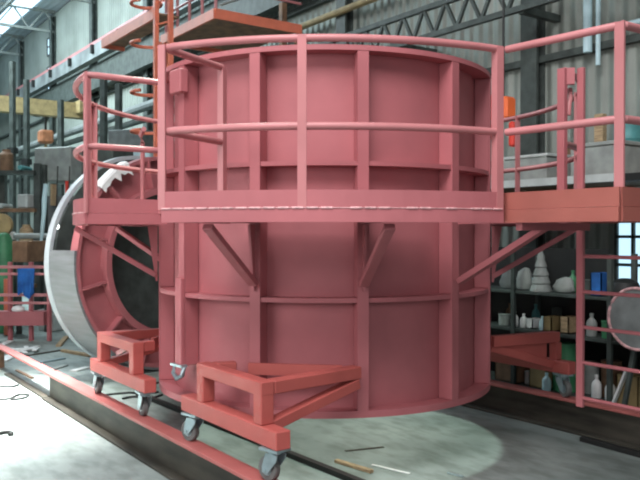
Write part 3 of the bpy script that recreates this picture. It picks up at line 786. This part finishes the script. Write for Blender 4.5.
for sd, g in enumerate(rows):
    for i2 in range(gx):
        for j2 in range(6): m.bm.faces.new((g[i2][j2], g[i2+1][j2], g[i2+1][j2+1], g[i2][j2+1]))
ed = [(i2, 0) for i2 in range(gx+1)]+[(gx, j2) for j2 in range(1, 7)]+[(i2, 6) for i2 in range(gx-1, -1, -1)]+[(0, j2) for j2 in range(5, 0, -1)]
for e0, e1 in zip(ed, ed[1:]+ed[:1]):
    m.bm.faces.new((rows[0][e0[0]][e0[1]], rows[0][e1[0]][e1[1]], rows[1][e1[0]][e1[1]], rows[1][e0[0]][e0[1]]))
tag(m.build('blue_cloth', BLUE, smooth=True), 'blue cloth hung over the low red rail rack', 'cloth')
q = at(4, 262, 17.0)
tag(MB().lathe([(.19, 0), (.20, .03), (.20, q.z+.45), (.12, q.z+.62), (.05, q.z+.66)], (q.x, q.y, .002), 20).build('gas_cylinder', GREEN, smooth=True), 'green gas cylinder standing behind the low red rack', 'cylinder')
q = at(1, 225, 17.2)
MD = Matrix.Translation(q) @ Matrix.Rotation(AL, 4, 'Z') @ Matrix.Rotation(PI/2, 4, 'X')
o = thing('hose_reel', (q.x, q.y, 0), 'round yellow hose reel on a post at the left edge', 'reel')
MB().lathe([(.06, -.06), (.26, -.06), (.26, -.03), (.16, -.02), (.16, .02), (.26, .03), (.26, .06), (.06, .06)], n=24, M=MD).build('drum', YELLOW, o, smooth=True)
MB().box((q.x, q.y+.12, q.z/2), (.08, .08, q.z)).build('stand', DKGREEN, o)
q = at(33, 262, 16.9)
bx = thing('plywood_case', (q.x, q.y, 0), 'brown plywood case on legs behind the blue cloth', 'case')
MB().box((q.x, q.y, q.z+.24), (.4, .85, .46), AL-PI/2+PI/2-.35, bev=.01).build('body', BROWN, bx)
for s in (-.3, .3): MB().box((q.x, q.y+s, q.z/2), (.1, .1, q.z)).build('leg', DKGREEN, bx)
q0, q1 = at(14, 236, 18.2), at(54, 236, 18.2)
tg = thing('trestle_bar', ((q0.x+q1.x)/2, (q0.y+q1.y)/2, 0), 'horizontal grey bar on trestle posts above the brown case', 'trestle')
MB().tube([q0, q1], .07, 10).build('bar', GREY, tg, smooth=True)
for q in (q0, q1): MB().box((q.x, q.y, q.z/2-.04), (.09, .09, q.z-.08)).build('post', DKGREEN, tg)
q = onz(52, 330, 0)
cg = thing('grey_crate', (q.x, q.y, 0), 'grey crate on the floor between the red rack and the lying drum', 'crate')
MB().box((q.x, q.y, .22), (.42, .42, .43), .62, bev=.01).build('body', LGREY, cg)
MB().box((q.x, q.y, .46), (.46, .46, .04), .62).build('lid', GREY, cg)
q = rk(18, 309)
tag(MB().lathe([(.12, 0), (.135, .04), (.11, .09), (.04, .115)], (q.x, q.y, rk(14, 318).z+.142), 12).build('white_bundle', WHITE, smooth=True), 'white wrapped bundle on the base beam of the red rack', 'bundle')
q = at(8, 320, 16.4)
tag(MB().box((q.x, q.y, .62), (.17, .10, 1.22), .6, bev=.01).build('orange_board', ORANGE), 'narrow orange board standing behind the low red rack at the left edge', 'board')
# work bench and machines further along, between rack and tower
def cabinet(label, px_, pyt, d_, w, mt, mt2):
    q = at(px_, pyt, d_)
    o = thing('machine_cabinet', (q.x, q.y, 0), label, 'cabinet', 'cabinets along the far wall')
    MB().box((q.x, q.y, q.z/2), (w, w, q.z), .62, bev=.02).build('body', mt, o)
    nv = Vector((math.sin(.0)+.80, -.6, 0))
    MB().box((q.x+nv.x*w*.52, q.y+nv.y*w*.52, q.z*.55), (.04, w*.62, q.z*.5), -.64).build('door', mt2, o)
cabinet('dark tall machine cabinet seen between the left walkway posts', 108, 150, 16.6, .8, DKGREEN, TARP)
cabinet('grey machine cabinet seen above the left walkway end', 136, 132, 21.5, 1.1, TARP, GREY)
cabinet('pale blue-grey cabinet low behind the left walkway rail', 146, 150, 17.2, .5, CYANP, LGREY)

# ================================================================ LIGHT
def area(name, loc, target, sx, sy, e, c, spread=180):
    l = bpy.data.lights.new(name, 'AREA'); l.shape = 'RECTANGLE'; l.size = sx*S; l.size_y = sy*S; l.energy = e; l.color = c
    l.spread = math.radians(spread)
    o = bpy.data.objects.new(name, l); col.objects.link(o); o.location = Vector(loc)
    o.rotation_euler = (Vector(target)-Vector(loc)).to_track_quat('-Z', 'Y').to_euler(); return o
area('high_front_key', (6.0, -6.5, 11.5), (1, -1, 2.0), 6, 6, 1180, (1, .95, .97))  # unseen soft key, hung high so the walkway shades the lower drum
area('roof_light_left', (-4.2, -5.0, 12.5), (-3.9, -4.5, 0), 2.6, 3.0, 950, (1, .99, .98), 26)
area('roof_light_far', (-24, -1, 12.6), (-24, 3, 2), 16, 5, 3000, (.80, .95, 1))
area('side_fill', (1.5, -11, 4.0), (.6, 0, 1.3), 6, 4.5, 95, (1, .96, .98), 100)  # added low fill for the lower drum, kept off the racks
area('front_fill', (9.8, -5.6, 4.2), (.8, -.4, 1.2), 4, 3, 22, (1, .95, .98), 80)  # added weak fill behind the camera for the drum's lower right
l = bpy.data.lights.new('high_bay_lamp', 'SPOT'); l.energy = 950; l.color = (.80, 1, .88); l.spot_size = math.radians(80); l.spot_blend = .5; l.shadow_soft_size = .3
o = bpy.data.objects.new('high_bay_lamp', l); col.objects.link(o); o.location = (-1.1, -.69, 6.5)
o.rotation_euler = (Vector((0, 0, 0))-o.location).to_track_quat('-Z', 'Y').to_euler()
w = bpy.data.worlds.new('world'); sc.world = w; w.use_nodes = True
w.node_tree.nodes['Background'].inputs['Color'].default_value = (.80, .90, 1, 1)
w.node_tree.nodes['Background'].inputs['Strength'].default_value = .2

# ================================================================ CAMERA
cd = bpy.data.cameras.new('camera'); cam = bpy.data.objects.new('camera', cd); col.objects.link(cam)
cd.sensor_width = 36; cd.lens = 36*F/640; cd.clip_end = 200; cd.clip_start = .05
cx_, cy_ = cam2w(0, 0); cam.location = (cx_, cy_, EYE)
cam.rotation_euler = (PI/2-math.atan(7/F), 0, AL)
sc.camera = cam

# ---- working units -> metres
done = set()
for o in list(sc.objects):
    if o.type == 'MESH' and o.data.name not in done:
        o.data.transform(Matrix.Scale(S, 4)); done.add(o.data.name)
    o.location = o.location*S
sc.cycles.filter_width = 2.1
sc.view_settings.view_transform = 'Standard'; sc.view_settings.look = 'None'
sc.view_settings.gamma = 1; sc.view_settings.exposure = 0.0; sc.view_settings.use_curve_mapping = False
